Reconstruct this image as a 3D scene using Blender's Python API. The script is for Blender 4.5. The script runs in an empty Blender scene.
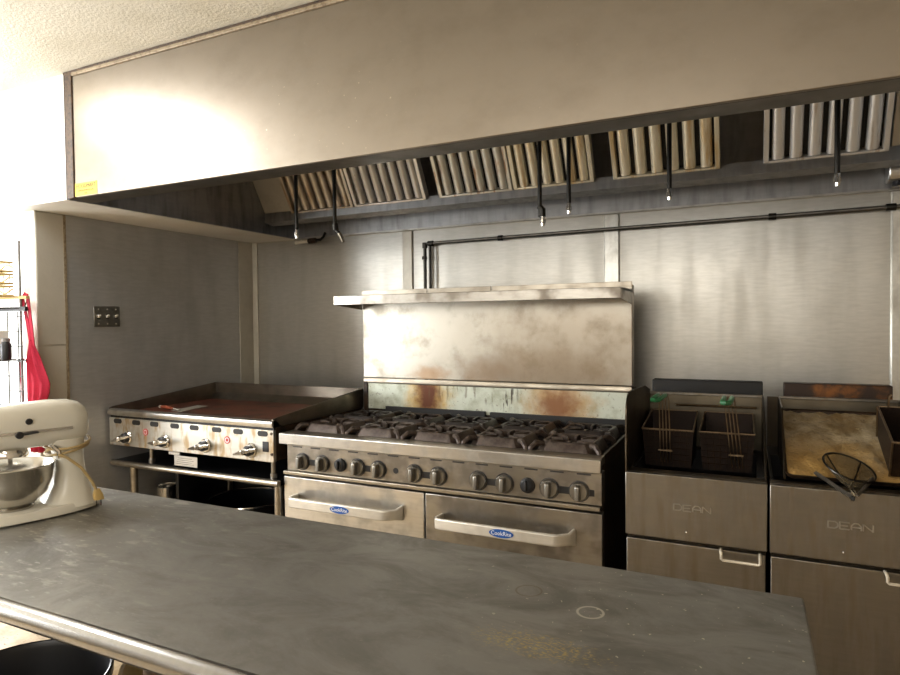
import bpy, bmesh, math, random
from mathutils import Vector, Matrix
random.seed(7)
SC = bpy.context.scene
COL = SC.collection
PI = math.pi

def lin(c):
    return tuple(((x / 12.92) if x <= .04045 else ((x + .055) / 1.055) ** 2.4) for x in c)
def rgb(r, g, b):
    return lin((r / 255, g / 255, b / 255)) + (1,)

# ------------------------------------------------------------------ materials
class NT:
    def __init__(s, name):
        s.m = bpy.data.materials.new(name); s.m.use_nodes = True
        s.t = s.m.node_tree; s.n = s.t.nodes; s.l = s.t.links
        s.n.clear()
        s.out = s.n.new('ShaderNodeOutputMaterial')
        s.tc = s.n.new('ShaderNodeTexCoord')
        s.P = s.tc.outputs['Object']
    def set(s, inp, v):
        if hasattr(v, 'links') or isinstance(v, bpy.types.NodeSocket): s.l.new(v, inp)
        else: inp.default_value = v
    def math(s, op, a, b=0., clamp=False):
        n = s.n.new('ShaderNodeMath'); n.operation = op; n.use_clamp = clamp
        s.set(n.inputs[0], a); s.set(n.inputs[1], b); return n.outputs[0]
    def vec(s, scale=(1, 1, 1), loc=(0, 0, 0), rot=(0, 0, 0)):
        n = s.n.new('ShaderNodeMapping'); s.l.new(s.P, n.inputs[0])
        n.inputs['Scale'].default_value = scale; n.inputs['Location'].default_value = loc; n.inputs['Rotation'].default_value = rot
        return n.outputs[0]
    def noise(s, scale=5., detail=4., rough=.55, stretch=(1, 1, 1), loc=(0, 0, 0), dist=0., rot=(0, 0, 0)):
        n = s.n.new('ShaderNodeTexNoise'); s.l.new(s.vec(stretch, loc, rot), n.inputs['Vector'])
        n.inputs['Scale'].default_value = scale; n.inputs['Detail'].default_value = detail
        n.inputs['Roughness'].default_value = rough; n.inputs['Distortion'].default_value = dist
        return n.outputs['Fac']
    def ramp(s, f, lo, hi, a=0., b=1.):
        n = s.n.new('ShaderNodeMapRange'); n.clamp = True; n.interpolation_type = 'SMOOTHSTEP'
        s.set(n.inputs[0], f); n.inputs[1].default_value = lo; n.inputs[2].default_value = hi
        n.inputs[3].default_value = a; n.inputs[4].default_value = b
        return n.outputs[0]
    def mix(s, f, a, b, mode='MIX'):
        n = s.n.new('ShaderNodeMix'); n.data_type = 'RGBA'; n.blend_type = mode
        s.set(n.inputs['Factor'], f); s.set(n.inputs[6], a); s.set(n.inputs[7], b)
        return n.outputs[2]
    def dist(s, c, inv):
        a = s.n.new('ShaderNodeVectorMath'); a.operation = 'SUBTRACT'; s.l.new(s.P, a.inputs[0]); a.inputs[1].default_value = c
        b = s.n.new('ShaderNodeVectorMath'); b.operation = 'MULTIPLY'; s.l.new(a.outputs[0], b.inputs[0]); b.inputs[1].default_value = inv
        d = s.n.new('ShaderNodeVectorMath'); d.operation = 'LENGTH'; s.l.new(b.outputs[0], d.inputs[0])
        return d.outputs['Value']
    def blob(s, c, r, soft=1., nscale=25., namp=.8):
        d = s.dist(c, tuple(1 / x for x in r))
        n = s.noise(nscale, 5)
        d2 = s.math('ADD', d, s.math('MULTIPLY', s.math('SUBTRACT', n, .5), namp))
        return s.ramp(d2, 1 - soft * .6, 1 + soft * .2, 1, 0)
    def principled(s, col, rough, metallic=0., bump=None, bstr=.1, bdist=.002, spec=.5, **kw):
        b = s.n.new('ShaderNodeBsdfPrincipled')
        s.set(b.inputs['Base Color'], col); s.set(b.inputs['Roughness'], rough); s.set(b.inputs['Metallic'], metallic)
        b.inputs['Specular IOR Level'].default_value = spec
        for k, v in kw.items(): s.set(b.inputs[k.replace('_', ' ')], v)
        if bump is not None:
            n = s.n.new('ShaderNodeBump'); n.inputs['Strength'].default_value = bstr; n.inputs['Distance'].default_value = bdist
            s.set(n.inputs['Height'], bump); s.l.new(n.outputs[0], b.inputs['Normal'])
        s.l.new(b.outputs[0], s.out.inputs[0])
        return s.m

def metal(name, base, rough=.3, var=.12, brush=(1, 1, 10), smudge=None, smudge_amt=.5, sscale=6., sstretch=(1, 1, 1), bstr=.03, metallic=1., lo=.36, hi=.8, bscale=40, big=None, bigscale=(1, 1, 4), bigstr=.0):
    t = NT(name)
    br = t.noise(bscale if bscale != 40 else 9, 3, .6, (brush[0], brush[1], min(brush[2], 10)))
    sm = t.noise(sscale, 3, .5, sstretch, (3.1, 1.7, .4))
    fine = t.noise(60, 3, .6)
    c = t.mix(t.ramp(br, .3, .7, .0, .22), base, tuple(x * .55 for x in base[:3]) + (1,))
    msk = t.ramp(sm, lo, hi)
    if smudge: c = t.mix(t.math('MULTIPLY', msk, smudge_amt), c, smudge)
    r = t.math('ADD', rough - var / 2, t.math('MULTIPLY', t.math('ADD', t.math('MULTIPLY', br, .5), t.math('MULTIPLY', msk, .6)), var))
    r = t.math('ADD', r, t.math('MULTIPLY', t.math('SUBTRACT', fine, .5), .04))
    if rough > .25: r = t.math('MAXIMUM', r, .285)
    met = metallic if not smudge else t.math('SUBTRACT', metallic, t.math('MULTIPLY', msk, .35 * smudge_amt))
    h = None
    if bigstr:
        bg = t.noise(1., 1, .4, bigscale)
        h = t.math('MULTIPLY', bg, bigstr)
    return t.principled(c, r, met, h, bstr, .004)

def plain(name, col, rough=.5, metallic=0., nscale=20., amt=.15, bstr=.05, col2=None, lo=.4, hi=.7, stretch=(1, 1, 1), spec=.5, **kw):
    t = NT(name)
    n = t.noise(nscale, 5, .6, stretch)
    c = t.mix(t.ramp(n, lo, hi, 0, 1 if col2 else amt * 2), col, col2 or tuple(x * .5 for x in col[:3]) + (1,))
    return t.principled(c, rough, metallic, n, bstr, .003, spec, **kw)

M = {}
M['steel'] = metal('steel', rgb(166, 161, 152), .33, .16, (2, 2, 45), rgb(92, 80, 64), .7, 9, lo=.42, hi=.68)
M['steel_light'] = metal('steel_light', rgb(204, 201, 195), .32, .14, (1, 1, 45), rgb(140, 132, 118), .55, 10, lo=.44, hi=.7)
M['steel_warm'] = metal('steel_warm', rgb(172, 164, 150), .33, .16, (1, 1, 30), rgb(98, 84, 66), .55, 9)
M['steel_dark'] = metal('steel_dark', rgb(96, 96, 98), .34, .16, (1, 1, 20), rgb(40, 36, 32), .5, 8)
M['roll'] = metal('rolled_steel', rgb(158, 156, 153), .24, .08, (10, 1, 1), rgb(120, 114, 104), .3, 10)
M['chrome'] = metal('chrome', rgb(225, 222, 216), .14, .1, (1, 1, 10), rgb(120, 105, 84), .25, 20)
M['wall_steel'] = metal('wall_steel', rgb(190, 187, 179), .35, .10, (1.5, 1.5, 30), rgb(146, 140, 126), .3, 3, (3, 3, .5), .3, .85, bigscale=(.35, .35, 5.0), bigstr=.8)
M['left_wall_steel'] = metal('left_wall_steel', rgb(190, 189, 186), .42, .10, (1.5, 1.5, 30), rgb(140, 136, 130), .3, 3, (3, 3, .8), .3, .6, bigscale=(.8, .8, 3.5), bigstr=.7)
M['trim_steel'] = plain('trim_steel', rgb(190, 184, 170), .38, .5, 12, .12, .02)
M['hood_inner'] = metal('hood_inner', rgb(184, 184, 184), .4, .15, (1, 1, 6), rgb(104, 100, 98), .5, 8, (3, 3, .6))
M['flange'] = metal('hood_flange', rgb(120, 112, 100), .36, .15, (1, 1, 6), rgb(70, 62, 52), .5, 8)
M['hood_dark'] = metal('hood_dark', rgb(150, 152, 158), .36, .15, (1, 1, 6), rgb(60, 56, 52), .5, 8, (3, 3, .6))
M['scratched'] = metal('scratched', rgb(214, 212, 204), .3, .25, (5, 5, 5), rgb(140, 130, 114), .45, 18, (1, 1, .5), .5, metallic=.7, bscale=14)

def fascia_mat():
    t = NT('hood_front_steel')
    br = t.noise(30, 3, .6, (1.5, 1, 30))
    sm = t.noise(5, 6, .65, (1, 1, 1.4))
    spk = t.ramp(t.noise(70, 2, .5), .70, .78)
    near = t.blob((-.33, 0, .13), (.42, 1, .24), 1., 9, .9)
    c = t.mix(t.ramp(sm, .4, .75, 0, .5), rgb(152, 142, 128), rgb(134, 124, 110))
    c = t.mix(t.math('MULTIPLY', spk, t.math('ADD', t.math('MULTIPLY', near, .7), .1)), c, rgb(222, 210, 180))
    r = t.math('ADD', .31, t.math('MULTIPLY', br, .10))
    return t.principled(c, r, .9, spk, .03, .003)
M['fascia'] = fascia_mat()

def paint(name, col, col2, bscale=90, bstr=.3, rough=.65):
    t = NT(name)
    n = t.noise(bscale, 4, .6); g = t.noise(3, 5, .6)
    return t.principled(t.mix(t.ramp(g, .42, .72), col, col2), rough, 0, n, bstr, .004, .3)
M['ceiling'] = paint('ceiling_texture', rgb(214, 207, 190), rgb(202, 194, 174), 85, .9, .8)
M['white_paint'] = paint('white_paint', rgb(230, 227, 218), rgb(218, 212, 200), 60, .15)
M['beige_paint'] = paint('beige_paint', rgb(184, 177, 162), rgb(168, 159, 142), 45, .25)
M['room_paint'] = paint('room_paint', rgb(160, 148, 130), rgb(146, 134, 116), 50, .2)
M['brown_edge'] = plain('brown_edge', rgb(80, 60, 40), .6, 0, 60, .3, .2, rgb(48, 36, 26))
M['tan_edge'] = plain('tan_edge', rgb(148, 132, 106), .6, 0, 60, .3, .2, rgb(112, 92, 66))

def floor_mat():
    t = NT('stained_floor')
    a = t.noise(9, 6, .65); b = t.noise(40, 4, .6, (1, 1.6, 1))
    c = t.mix(t.ramp(a, .4, .7), rgb(178, 158, 126), rgb(142, 118, 86))
    c = t.mix(t.ramp(b, .6, .68), c, rgb(96, 66, 40))
    return t.principled(c, .55, 0, a, .1, .003)
M['floor'] = floor_mat()

def island_mat():
    t = NT('work_table_steel')
    br = t.noise(26, 4, .6, (2.5, 22, 1), rot=(0, 0, .5))
    sm = t.noise(4.5, 7, .68, (1, 1.8, 1), dist=.6)
    sm2 = t.noise(13, 5, .6, (1, 2.6, 1), (4, 2, 0), rot=(0, 0, .5))
    c = t.mix(t.ramp(sm, .36, .7), rgb(146, 143, 136), rgb(116, 113, 106))
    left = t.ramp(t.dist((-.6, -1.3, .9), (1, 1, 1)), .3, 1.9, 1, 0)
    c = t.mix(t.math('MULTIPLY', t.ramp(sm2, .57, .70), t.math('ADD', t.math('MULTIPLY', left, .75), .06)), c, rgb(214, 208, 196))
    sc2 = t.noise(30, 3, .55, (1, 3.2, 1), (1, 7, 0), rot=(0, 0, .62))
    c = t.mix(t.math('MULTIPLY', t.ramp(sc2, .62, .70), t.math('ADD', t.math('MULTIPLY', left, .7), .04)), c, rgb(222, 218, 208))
    crumbs = t.ramp(t.noise(80, 2, .5), .69, .73)
    right = t.blob((1.9, -1.12, .9), (.5, .26, 1), 1, 8, .8)
    c = t.mix(t.math('MULTIPLY', crumbs, t.math('ADD', t.math('MULTIPLY', right, .8), .1)), c, rgb(222, 214, 190))
    for (cx, cy, r, w, col, amt) in ((1.758, -1.166, .024, .0025, (206, 200, 186), .9), (1.622, -1.122, .026, .002, (110, 92, 70), .6)):
        d = t.dist((cx, cy, .9), (1, 1, 0))
        ring = t.ramp(t.math('ABSOLUTE', t.math('SUBTRACT', d, r)), w * .5, w * 1.4, 1, 0)
        c = t.mix(t.math('MULTIPLY', ring, amt), c, rgb(*col))
    yb = t.blob((1.70, -1.325, .9), (.115, .04, 1), 1., 60, 2.2)
    c = t.mix(t.math('MULTIPLY', yb, t.ramp(t.noise(120, 3, .6, (1, 2.5, 1)), .48, .6, 0, .7)), c, rgb(204, 176, 104))
    r = t.math('ADD', .285, t.math('ADD', t.math('MULTIPLY', br, .12), t.math('MULTIPLY', t.ramp(sm, .3, .75), .16)))
    return t.principled(c, r, .55, br, .05, .002)
M['island'] = island_mat()

def splash_mat():      # stained splash plate behind the burners, in the range's own coordinates
    t = NT('burnt_splash')
    n = t.noise(14, 6, .65); v = t.noise(26, 4, .6, (2.2, 1, .25))
    c = t.mix(t.ramp(n, .4, .7), rgb(204, 208, 192), rgb(170, 172, 150))
    sp = t.ramp(t.noise(60, 3, .6), .62, .72, 0, .6)
    c = t.mix(sp, c, rgb(92, 78, 56))
    for (cx, cz, rx, rz, col, a, sc) in ((-.345, 1.04, .15, .2, (206, 164, 78), .9, 18), (-.345, 1.045, .095, .16, (96, 50, 20), 1., 24), (.40, 1.03, .22, .16, (190, 146, 88), .75, 22), (.395, 1.02, .12, .10, (124, 72, 40), .8, 34)):
        c = t.mix(t.math('MULTIPLY', t.blob((cx, .742, cz), (rx, 9, rz), 1.2, sc, 1.0), a), c, rgb(*col))
    drip = t.math('MULTIPLY', t.ramp(v, .56, .62), t.blob((.09, .742, 1.07), (.1, 9, .09), .8, 12, .5))
    c = t.mix(drip, c, rgb(44, 30, 20))
    drip2 = t.math('MULTIPLY', t.ramp(v, .57, .62), t.blob((-.12, .742, 1.07), (.3, 9, .07), .8, 12, .5))
    c = t.mix(t.math('MULTIPLY', drip2, .5), c, rgb(92, 70, 40))
    return t.principled(c, .42, .35, n, .08, .003)
M['splash'] = splash_mat()

def backguard_mat():
    t = NT('backguard_steel')
    br = t.noise(34, 3, .6, (20, 1, 1)); n = t.noise(7, 6, .62)
    c = t.mix(t.ramp(n, .42, .72, 0, .7), rgb(186, 181, 170), rgb(138, 129, 113))
    c = t.mix(t.math('MULTIPLY', t.blob((-.33, .742, 1.16), (.13, 9, .06), 1.2, 20, 1.), .6), c, rgb(150, 108, 60))
    c = t.mix(t.math('MULTIPLY', t.blob((.3, .742, 1.18), (.55, 9, .14), 1.2, 9, 1.2), .5), c, rgb(112, 88, 62))
    c = t.mix(t.math('MULTIPLY', t.blob((.5, .742, 1.34), (.62, 9, .34), 1.4, 5, .8), .45), c, rgb(128, 110, 86))
    c = t.mix(t.math('MULTIPLY', t.blob((.0, .742, 1.16), (.16, 9, .09), 1.2, 12, 1.2), .4), c, rgb(120, 88, 52))
    r = t.math('ADD', .285, t.math('ADD', t.math('MULTIPLY', br, .08), t.math('MULTIPLY', t.ramp(n, .4, .7), .12)))
    return t.principled(c, r, .92, br, .03, .003)
M['backguard'] = backguard_mat()

M['cast_iron'] = plain('cast_iron', rgb(60, 53, 48), .45, .4, 40, .4, .35, rgb(40, 32, 28))
M['rusty_iron'] = plain('rusty_iron', rgb(86, 74, 65), .5, .35, 34, .4, .35, rgb(56, 42, 34))
M['black'] = plain('black_and_gap_shade', rgb(24, 22, 20), .6, 0, 30, .2)  # black parts; also paints the shade inside gaps, slots and recesses
M['black_gloss'] = plain('black_enamel', rgb(22, 22, 24), .25, .2, 30, .2, .02)
M['pot_dark'] = metal('pot_dark', rgb(78, 80, 84), .3, .1, (1, 1, 30), rgb(40, 40, 42), .4, 8)
M['black_plastic'] = plain('black_plastic', rgb(30, 30, 32), .4, 0, 40, .2)
M['dark_brown'] = plain('greasy_brown', rgb(66, 48, 32), .45, .4, 14, .3, .1, rgb(26, 20, 16))
M['fryer_side'] = metal('fryer_side', rgb(92, 82, 68), .38, .16, (1, 1, 8), rgb(44, 34, 24), .75, 7)
M['flue_rust'] = plain('flue_rust', rgb(52, 36, 25), .5, .3, 8, .3, .1, rgb(136, 84, 36), lo=.5, hi=.68)
M['splash_back'] = metal('splash_back', rgb(122, 114, 98), .38, .16, (1, 1, 8), rgb(66, 54, 38), .7, 7)
M['fryer_steel'] = metal('fryer_steel', rgb(142, 138, 130), .35, .16, (1, 1, 25), rgb(112, 97, 74), .8, 6, (5, 5, .8), lo=.4, hi=.75)
M['knob_grey'] = metal('knob_grey', rgb(150, 147, 140), .32, .15, (1, 1, 1), rgb(70, 62, 54), .4, 30)
M['handle'] = metal('oven_handle', rgb(214, 208, 196), .38, .14, (1, 1, 10), rgb(160, 150, 132), .35, 18, metallic=.45)
M['griddle_face'] = metal('griddle_face', rgb(206, 203, 194), .36, .16, (1, 1, 6), rgb(150, 118, 62), .8, 9, (3, 3, 1.0), metallic=.8, lo=.44, hi=.68)
M['griddle_plate'] = plain('griddle_plate', rgb(112, 60, 42), .4, .4, 7, .3, .08, rgb(48, 30, 24))
M['griddle_splash'] = metal('griddle_splash', rgb(146, 137, 124), .36, .16, (1, 1, 10), rgb(60, 48, 38), .65, 6)
M['red'] = plain('red_badge', rgb(176, 32, 24), .4)
M['blue_badge'] = plain('blue_badge', rgb(20, 84, 164), .35)
M['white_ink'] = plain('white_ink', rgb(236, 238, 240), .5)
M['ink'] = plain('dark_ink', rgb(50, 42, 18), .6)
M['yellow_plate'] = plain('yellow_plate', rgb(206, 178, 58), .6)
M['cream'] = plain('cream_enamel', rgb(222, 218, 205), .22, 0, 4, .05, .0)
M['bowl'] = metal('bowl_steel', rgb(196, 192, 184), .2, .1, (1, 1, 60), rgb(150, 142, 130), .2, 5)
M['cord'] = plain('tan_cord', rgb(176, 152, 104), .5)
M['plug'] = plain('tan_plug', rgb(196, 166, 104), .45)
M['apron'] = plain('red_cloth', rgb(170, 12, 48), .85, 0, 260, .15, .3, rgb(140, 10, 36))
M['green'] = plain('green_grip', rgb(52, 128, 78), .35, 0, 30, .2, .02, rgb(20, 70, 42))
M['basket'] = plain('fried_basket_mesh', rgb(46, 32, 23), .5, .55, 380, .3, .5, rgb(24, 16, 12))
M['wire'] = metal('basket_wire', rgb(150, 130, 104), .35, .15, (1, 1, 1), rgb(70, 52, 36), .5, 40)
M['iron_pipe'] = metal('iron_pipe', rgb(124, 119, 110), .35, .15, (1, 1, 1), rgb(60, 56, 50), .6, 20)
M['pipe'] = metal('black_pipe', rgb(70, 68, 64), .35, .15, (1, 1, 1), rgb(30, 28, 26), .5, 20)
M['oil'] = plain('old_oil', rgb(20, 14, 8), .12, 0, 6, .1, .0)
M['white_metal'] = plain('pale_wire', rgb(226, 218, 200), .35, .3, 30, .1)
M['paper'] = plain('white_carton', rgb(226, 222, 214), .7)
M['spat_handle'] = plain('worn_handle', rgb(150, 78, 52), .5)
M['red_print'] = plain('red_print', rgb(196, 40, 44), .6)
M['yellow_wood'] = plain('yellowed_tray', rgb(196, 168, 104), .5, .2, 20, .2)
M['grey_pole'] = plain('grey_pole', rgb(120, 116, 112), .5)
M['bucket'] = plain('beige_bucket', rgb(206, 188, 150), .45)
M['bin'] = plain('black_bin', rgb(26, 26, 28), .32, 0, 8, .15, .02)
M['fluor'] = None

def pan_mat():
    t = NT('caked_grease')
    a = t.noise(9, 7, .68); b = t.noise(42, 5, .65); k = t.noise(3.2, 4, .6, dist=1.2)
    c = t.mix(t.ramp(a, .35, .68), rgb(206, 190, 158), rgb(146, 120, 78))
    c = t.mix(t.ramp(t.dist((-.1, -.22, -.09), (1.2, 2.6, 3)), .2, .9, .8, 0), c, rgb(190, 146, 72))
    c = t.mix(t.ramp(k, .58, .7, 0, .6), c, rgb(160, 150, 132))
    c = t.mix(t.ramp(b, .6, .74, 0, .8), c, rgb(70, 46, 22))
    c = t.mix(t.ramp(t.noise(60, 3, .6, loc=(9, 1, 1)), .66, .74, 0, .7), c, rgb(226, 206, 164))
    h = t.math('ADD', a, t.math('MULTIPLY', b, .5))
    return t.principled(c, .38, .2, h, .8, .014)
M['pan'] = pan_mat()

def filt_mat(name, base, grease, amt, lo, hi):
    t = NT(name)
    v = t.noise(16, 5, .6, (1.6, .2, .2)); n = t.noise(30, 4, .6, (1, .5, .5))
    c = t.mix(t.ramp(v, lo, hi, 0, amt), base, grease)
    c = t.mix(t.ramp(n, .66, .76, 0, amt), c, rgb(96, 58, 24))
    return t.principled(c, .34, .55, n, .06, .003)
M['filt_a'] = filt_mat('filter_brown', rgb(204, 196, 184), rgb(150, 120, 78), .8, .44, .64)
M['filt_b'] = filt_mat('filter_grey', rgb(214, 210, 204), rgb(160, 146, 126), .5, .5, .7)
M['filt_c'] = filt_mat('filter_rust', rgb(212, 209, 198), rgb(156, 104, 50), .8, .54, .64)
M['filt_d'] = filt_mat('filter_cream', rgb(226, 218, 196), rgb(196, 158, 86), .7, .46, .66)
M['filt_e'] = filt_mat('filter_clean', rgb(222, 219, 214), rgb(170, 136, 98), .5, .58, .7)

def glass_mat():
    t = NT('window_glass')
    a = t.n.new('ShaderNodeBsdfTransparent'); b = t.n.new('ShaderNodeBsdfGlossy'); b.inputs['Roughness'].default_value = .03
    m = t.n.new('ShaderNodeMixShader'); m.inputs[0].default_value = .06
    t.l.new(a.outputs[0], m.inputs[1]); t.l.new(b.outputs[0], m.inputs[2]); t.l.new(m.outputs[0], t.out.inputs[0])
    return t.m
M['glass'] = glass_mat()
def lamp_mat():
    t = NT('lamp_diffuser')
    e = t.n.new('ShaderNodeEmission'); e.inputs[0].default_value = rgb(247, 250, 255); e.inputs[1].default_value = 42
    t.l.new(e.outputs[0], t.out.inputs[0]); return t.m
M['fluor'] = lamp_mat()

# ------------------------------------------------------------------ mesh builder
class MB:
    def __init__(s, Mx=None):
        s.bm = bmesh.new(); s.M = Mx
    def v(s, p):
        p = Vector(p)
        return s.bm.verts.new(s.M @ p if s.M else p)
    def face(s, vs):
        try: return s.bm.faces.new(vs)
        except ValueError: return None
    def box(s, x0, x1, y0, y1, z0, z1):
        c = [s.v((x, y, z)) for x in (x0, x1) for y in (y0, y1) for z in (z0, z1)]
        for f in ((0, 1, 3, 2), (4, 6, 7, 5), (0, 4, 5, 1), (2, 3, 7, 6), (0, 2, 6, 4), (1, 5, 7, 3)): s.face([c[i] for i in f])
        return s
    def loft(s, rings, closed=True, caps=True):
        R = [[s.v(p) for p in r] for r in rings]
        n = len(R[0])
        for a, b in zip(R, R[1:]):
            for i in range(n if closed else n - 1):
                j = (i + 1) % n
                s.face([a[i], a[j], b[j], b[i]])
        if caps and closed:
            s.face(list(reversed(R[0]))); s.face(R[-1])
        return s
    def tube(s, path, r, n=8, closed=False):
        P = [Vector(p) for p in path]; rings = []; N = len(P)
        up = None
        for i in range(N):
            a = P[i - 1] if (i > 0 or closed) else P[i]; b = P[(i + 1) % N] if (i < N - 1 or closed) else P[i]
            t = (b - a).normalized()
            if up is None:
                up = Vector((0, 0, 1)) if abs(t.z) < .9 else Vector((1, 0, 0))
            u = (up - t * up.dot(t)).normalized(); w = t.cross(u); up = u
            rr = r[i] if isinstance(r, (list, tuple)) else r
            rings.append([P[i] + (u * math.cos(2 * PI * k / n) + w * math.sin(2 * PI * k / n)) * rr for k in range(n)])
        if closed: rings.append(rings[0])
        return s.loft(rings, True, not closed)
    def cyl(s, p0, p1, r, r1=None, n=24):
        return s.tube([p0, p1], [r, r if r1 is None else r1], n)
    def lathe(s, prof, c=(0, 0, 0), axis='z', n=40, caps=False):
        rings = []
        for r, h in prof:
            ring = []
            for k in range(n):
                a = 2 * PI * k / n; x, y = r * math.cos(a), r * math.sin(a)
                p = {'z': (x, y, h), 'y': (x, h, -y), 'x': (h, x, y)}[axis]
                ring.append((c[0] + p[0], c[1] + p[1], c[2] + p[2]))
            rings.append(ring)
        return s.loft(rings, True, caps)
    def prism(s, poly, axis, a, b):
        def q(u, v, w): return {'x': (w, u, v), 'y': (u, w, v), 'z': (u, v, w)}[axis]
        return s.loft([[q(u, v, a) for u, v in poly], [q(u, v, b) for u, v in poly]])
    def text(s, body, size, Mx, extrude=.0005, stretch=1., bold=0., align='CENTER'):
        cu = bpy.data.curves.new('lettering', 'FONT'); cu.body = body; cu.size = size; cu.extrude = extrude
        cu.align_x = align; cu.align_y = 'CENTER'; cu.offset = bold; cu.resolution_u = 3
        o = bpy.data.objects.new('lettering', cu); COL.objects.link(o)
        dg = bpy.context.evaluated_depsgraph_get(); dg.update()
        me = bpy.data.meshes.new_from_object(o.evaluated_get(dg))
        me.transform(Mx @ Matrix.Diagonal((stretch, 1, 1, 1)))
        s.bm.from_mesh(me)
        bpy.data.objects.remove(o); bpy.data.meshes.remove(me); bpy.data.curves.remove(cu)
        return s
    def build(s, name, mat, parent=None, bevel=0., smooth=35, loc=None, seg=2, recalc=True):
        off = Vector(parent['_w']) if parent is not None else (Vector(loc) if loc else Vector((0, 0, 0)))
        if recalc: bmesh.ops.recalc_face_normals(s.bm, faces=s.bm.faces[:])
        for v in s.bm.verts: v.co -= off
        me = bpy.data.meshes.new(name); s.bm.to_mesh(me); s.bm.free()
        me.materials.append(M[mat] if isinstance(mat, str) else mat)
        if smooth:
            me.shade_smooth(); me.set_sharp_from_angle(angle=math.radians(smooth))
        o = bpy.data.objects.new(name, me); COL.objects.link(o)
        o['_w'] = tuple(off)
        if parent is not None: o.parent = parent
        else: o.location = off
        if bevel:
            b = o.modifiers.new('bevel', 'BEVEL'); b.width = bevel; b.segments = seg; b.limit_method = 'ANGLE'; b.angle_limit = math.radians(40)
        return o

def B(*a): return MB().box(*a)
def rrect(x0, x1, z0, z1, r, n=5):
    pts = []
    for cx, cz, a0 in ((x1 - r, z1 - r, 0), (x0 + r, z1 - r, 90), (x0 + r, z0 + r, 180), (x1 - r, z0 + r, 270)):
        for k in range(n + 1):
            a = math.radians(a0 + 90 * k / n); pts.append((cx + r * math.cos(a), cz + r * math.sin(a)))
    return pts
def arc(c, r, a0, a1, n, f):
    return [f(c[0] + r * math.cos(math.radians(a0 + (a1 - a0) * k / n)), c[1] + r * math.sin(math.radians(a0 + (a1 - a0) * k / n))) for k in range(n + 1)]
def tag(o, label, cat, group=None):
    o['label'] = label; o['category'] = cat
    if group: o['group'] = group
    return o
def thing(name, label, cat, loc, group=None):
    o = bpy.data.objects.new(name, None); COL.objects.link(o); o.location = loc; o['_w'] = tuple(loc); o.empty_display_size = .05
    return tag(o, label, cat, group)
def struct(o):
    o['kind'] = 'structure'; return o
def dup(o, d=(0, 0, 0), parent=None):
    c = o.copy(); COL.objects.link(c)
    if parent is not None: c.parent = parent
    c.location = o.location + Vector(d)
    for ch in list(o.children): dup(ch, (0, 0, 0), c)
    return c
FACE = Matrix.Rotation(PI / 2, 4, 'X')            # text on a face that looks towards -Y
def onface(x, y, z): return Matrix.Translation((x, y, z)) @ FACE

# ------------------------------------------------------------------ camera
cam = bpy.data.objects.new('camera', bpy.data.cameras.new('camera')); COL.objects.link(cam)
cp = (2.029, -2.3346, 1.4515); yaw, pit, rol = .4461, -.0251, -.0103
cy, sy = math.cos(yaw), math.sin(yaw)
fw = Vector((-sy * math.cos(pit), cy * math.cos(pit), math.sin(pit))); rt = Vector((cy, sy, 0)); upv = rt.cross(fw)
r2 = rt * math.cos(rol) + upv * math.sin(rol); u2 = -rt * math.sin(rol) + upv * math.cos(rol)
mw = Matrix((r2, u2, -fw)).transposed().to_4x4(); mw.translation = cp
cam.matrix_world = mw
cam.data.sensor_width = 36; cam.data.lens = 627.2 / 900 * 36; cam.data.clip_start = .02
SC.camera = cam

# ------------------------------------------------------------------ room
XL, XR, YB, YF, ZC = -2.6, 3.3, 1.18, -5.0, 2.615
struct(B(XL - .1, XR + .1, YF - .1, YB + .1, -.1, 0).build('floor', 'floor'))
struct(B(XL - .1, XR + .1, YF - .1, YB + .1, ZC, ZC + .1).build('ceiling', 'ceiling'))
wb = struct(B(XL - .1, XR + .1, YB, YB + .1, 0, ZC).build('wall_back', 'beige_paint'))
for x0, x1 in ((-1.235, .06), (.06, 1.345), (1.345, 2.655)):
    B(x0 + .002, x1 - .002, YB - .004, YB, .02, 2.03).build('steel_panel', 'wall_steel', wb)
def batten(x, w, name='seam_strip', m='scratched', d=.012):
    return MB().prism([(x - w / 2, YB - .004), (x - w / 2 + .006, YB - .004 - d), (x + w / 2 - .006, YB - .004 - d), (x + w / 2, YB - .004)], 'z', .02, 2.03).build(name, m, wb, .002)
batten(.06, .078, m='trim_steel'); batten(1.343, .088); batten(2.66, .09)
struct(B(XR, XR + .1, YF, YB, 0, ZC).build('wall_right', 'room_paint'))
W3 = (-1.7, 2.9, 1.66, 2.46)
m = MB(); m.box(XL - .1, W3[0], YF - .1, YF, 0, ZC).box(W3[1], XR + .1, YF - .1, YF, 0, ZC).box(W3[0], W3[1], YF - .1, YF, 0, W3[2]).box(W3[0], W3[1], YF - .1, YF, W3[3], ZC)
struct(m.build('wall_front', 'room_paint'))
m = MB(); x0, x1, z0, z1 = W3; f = .05
m.box(x0, x0 + f, YF - .08, YF + .01, z0, z1).box(x1 - f, x1, YF - .08, YF + .01, z0, z1).box(x0 + f, x1 - f, YF - .08, YF + .01, z0, z0 + f).box(x0 + f, x1 - f, YF - .08, YF + .01, z1 - f, z1)
for k in (1, 2, 3): xm = x0 + (x1 - x0) * k / 4; m.box(xm - .025, xm + .025, YF - .07, YF, z0 + f, z1 - f)
w3 = struct(m.build('window_3', 'white_paint', None, .003))
B(x0 + f, x1 - f, YF - .05, YF - .045, z0 + f, z1 - f).build('glass_pane', 'glass', w3)
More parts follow.
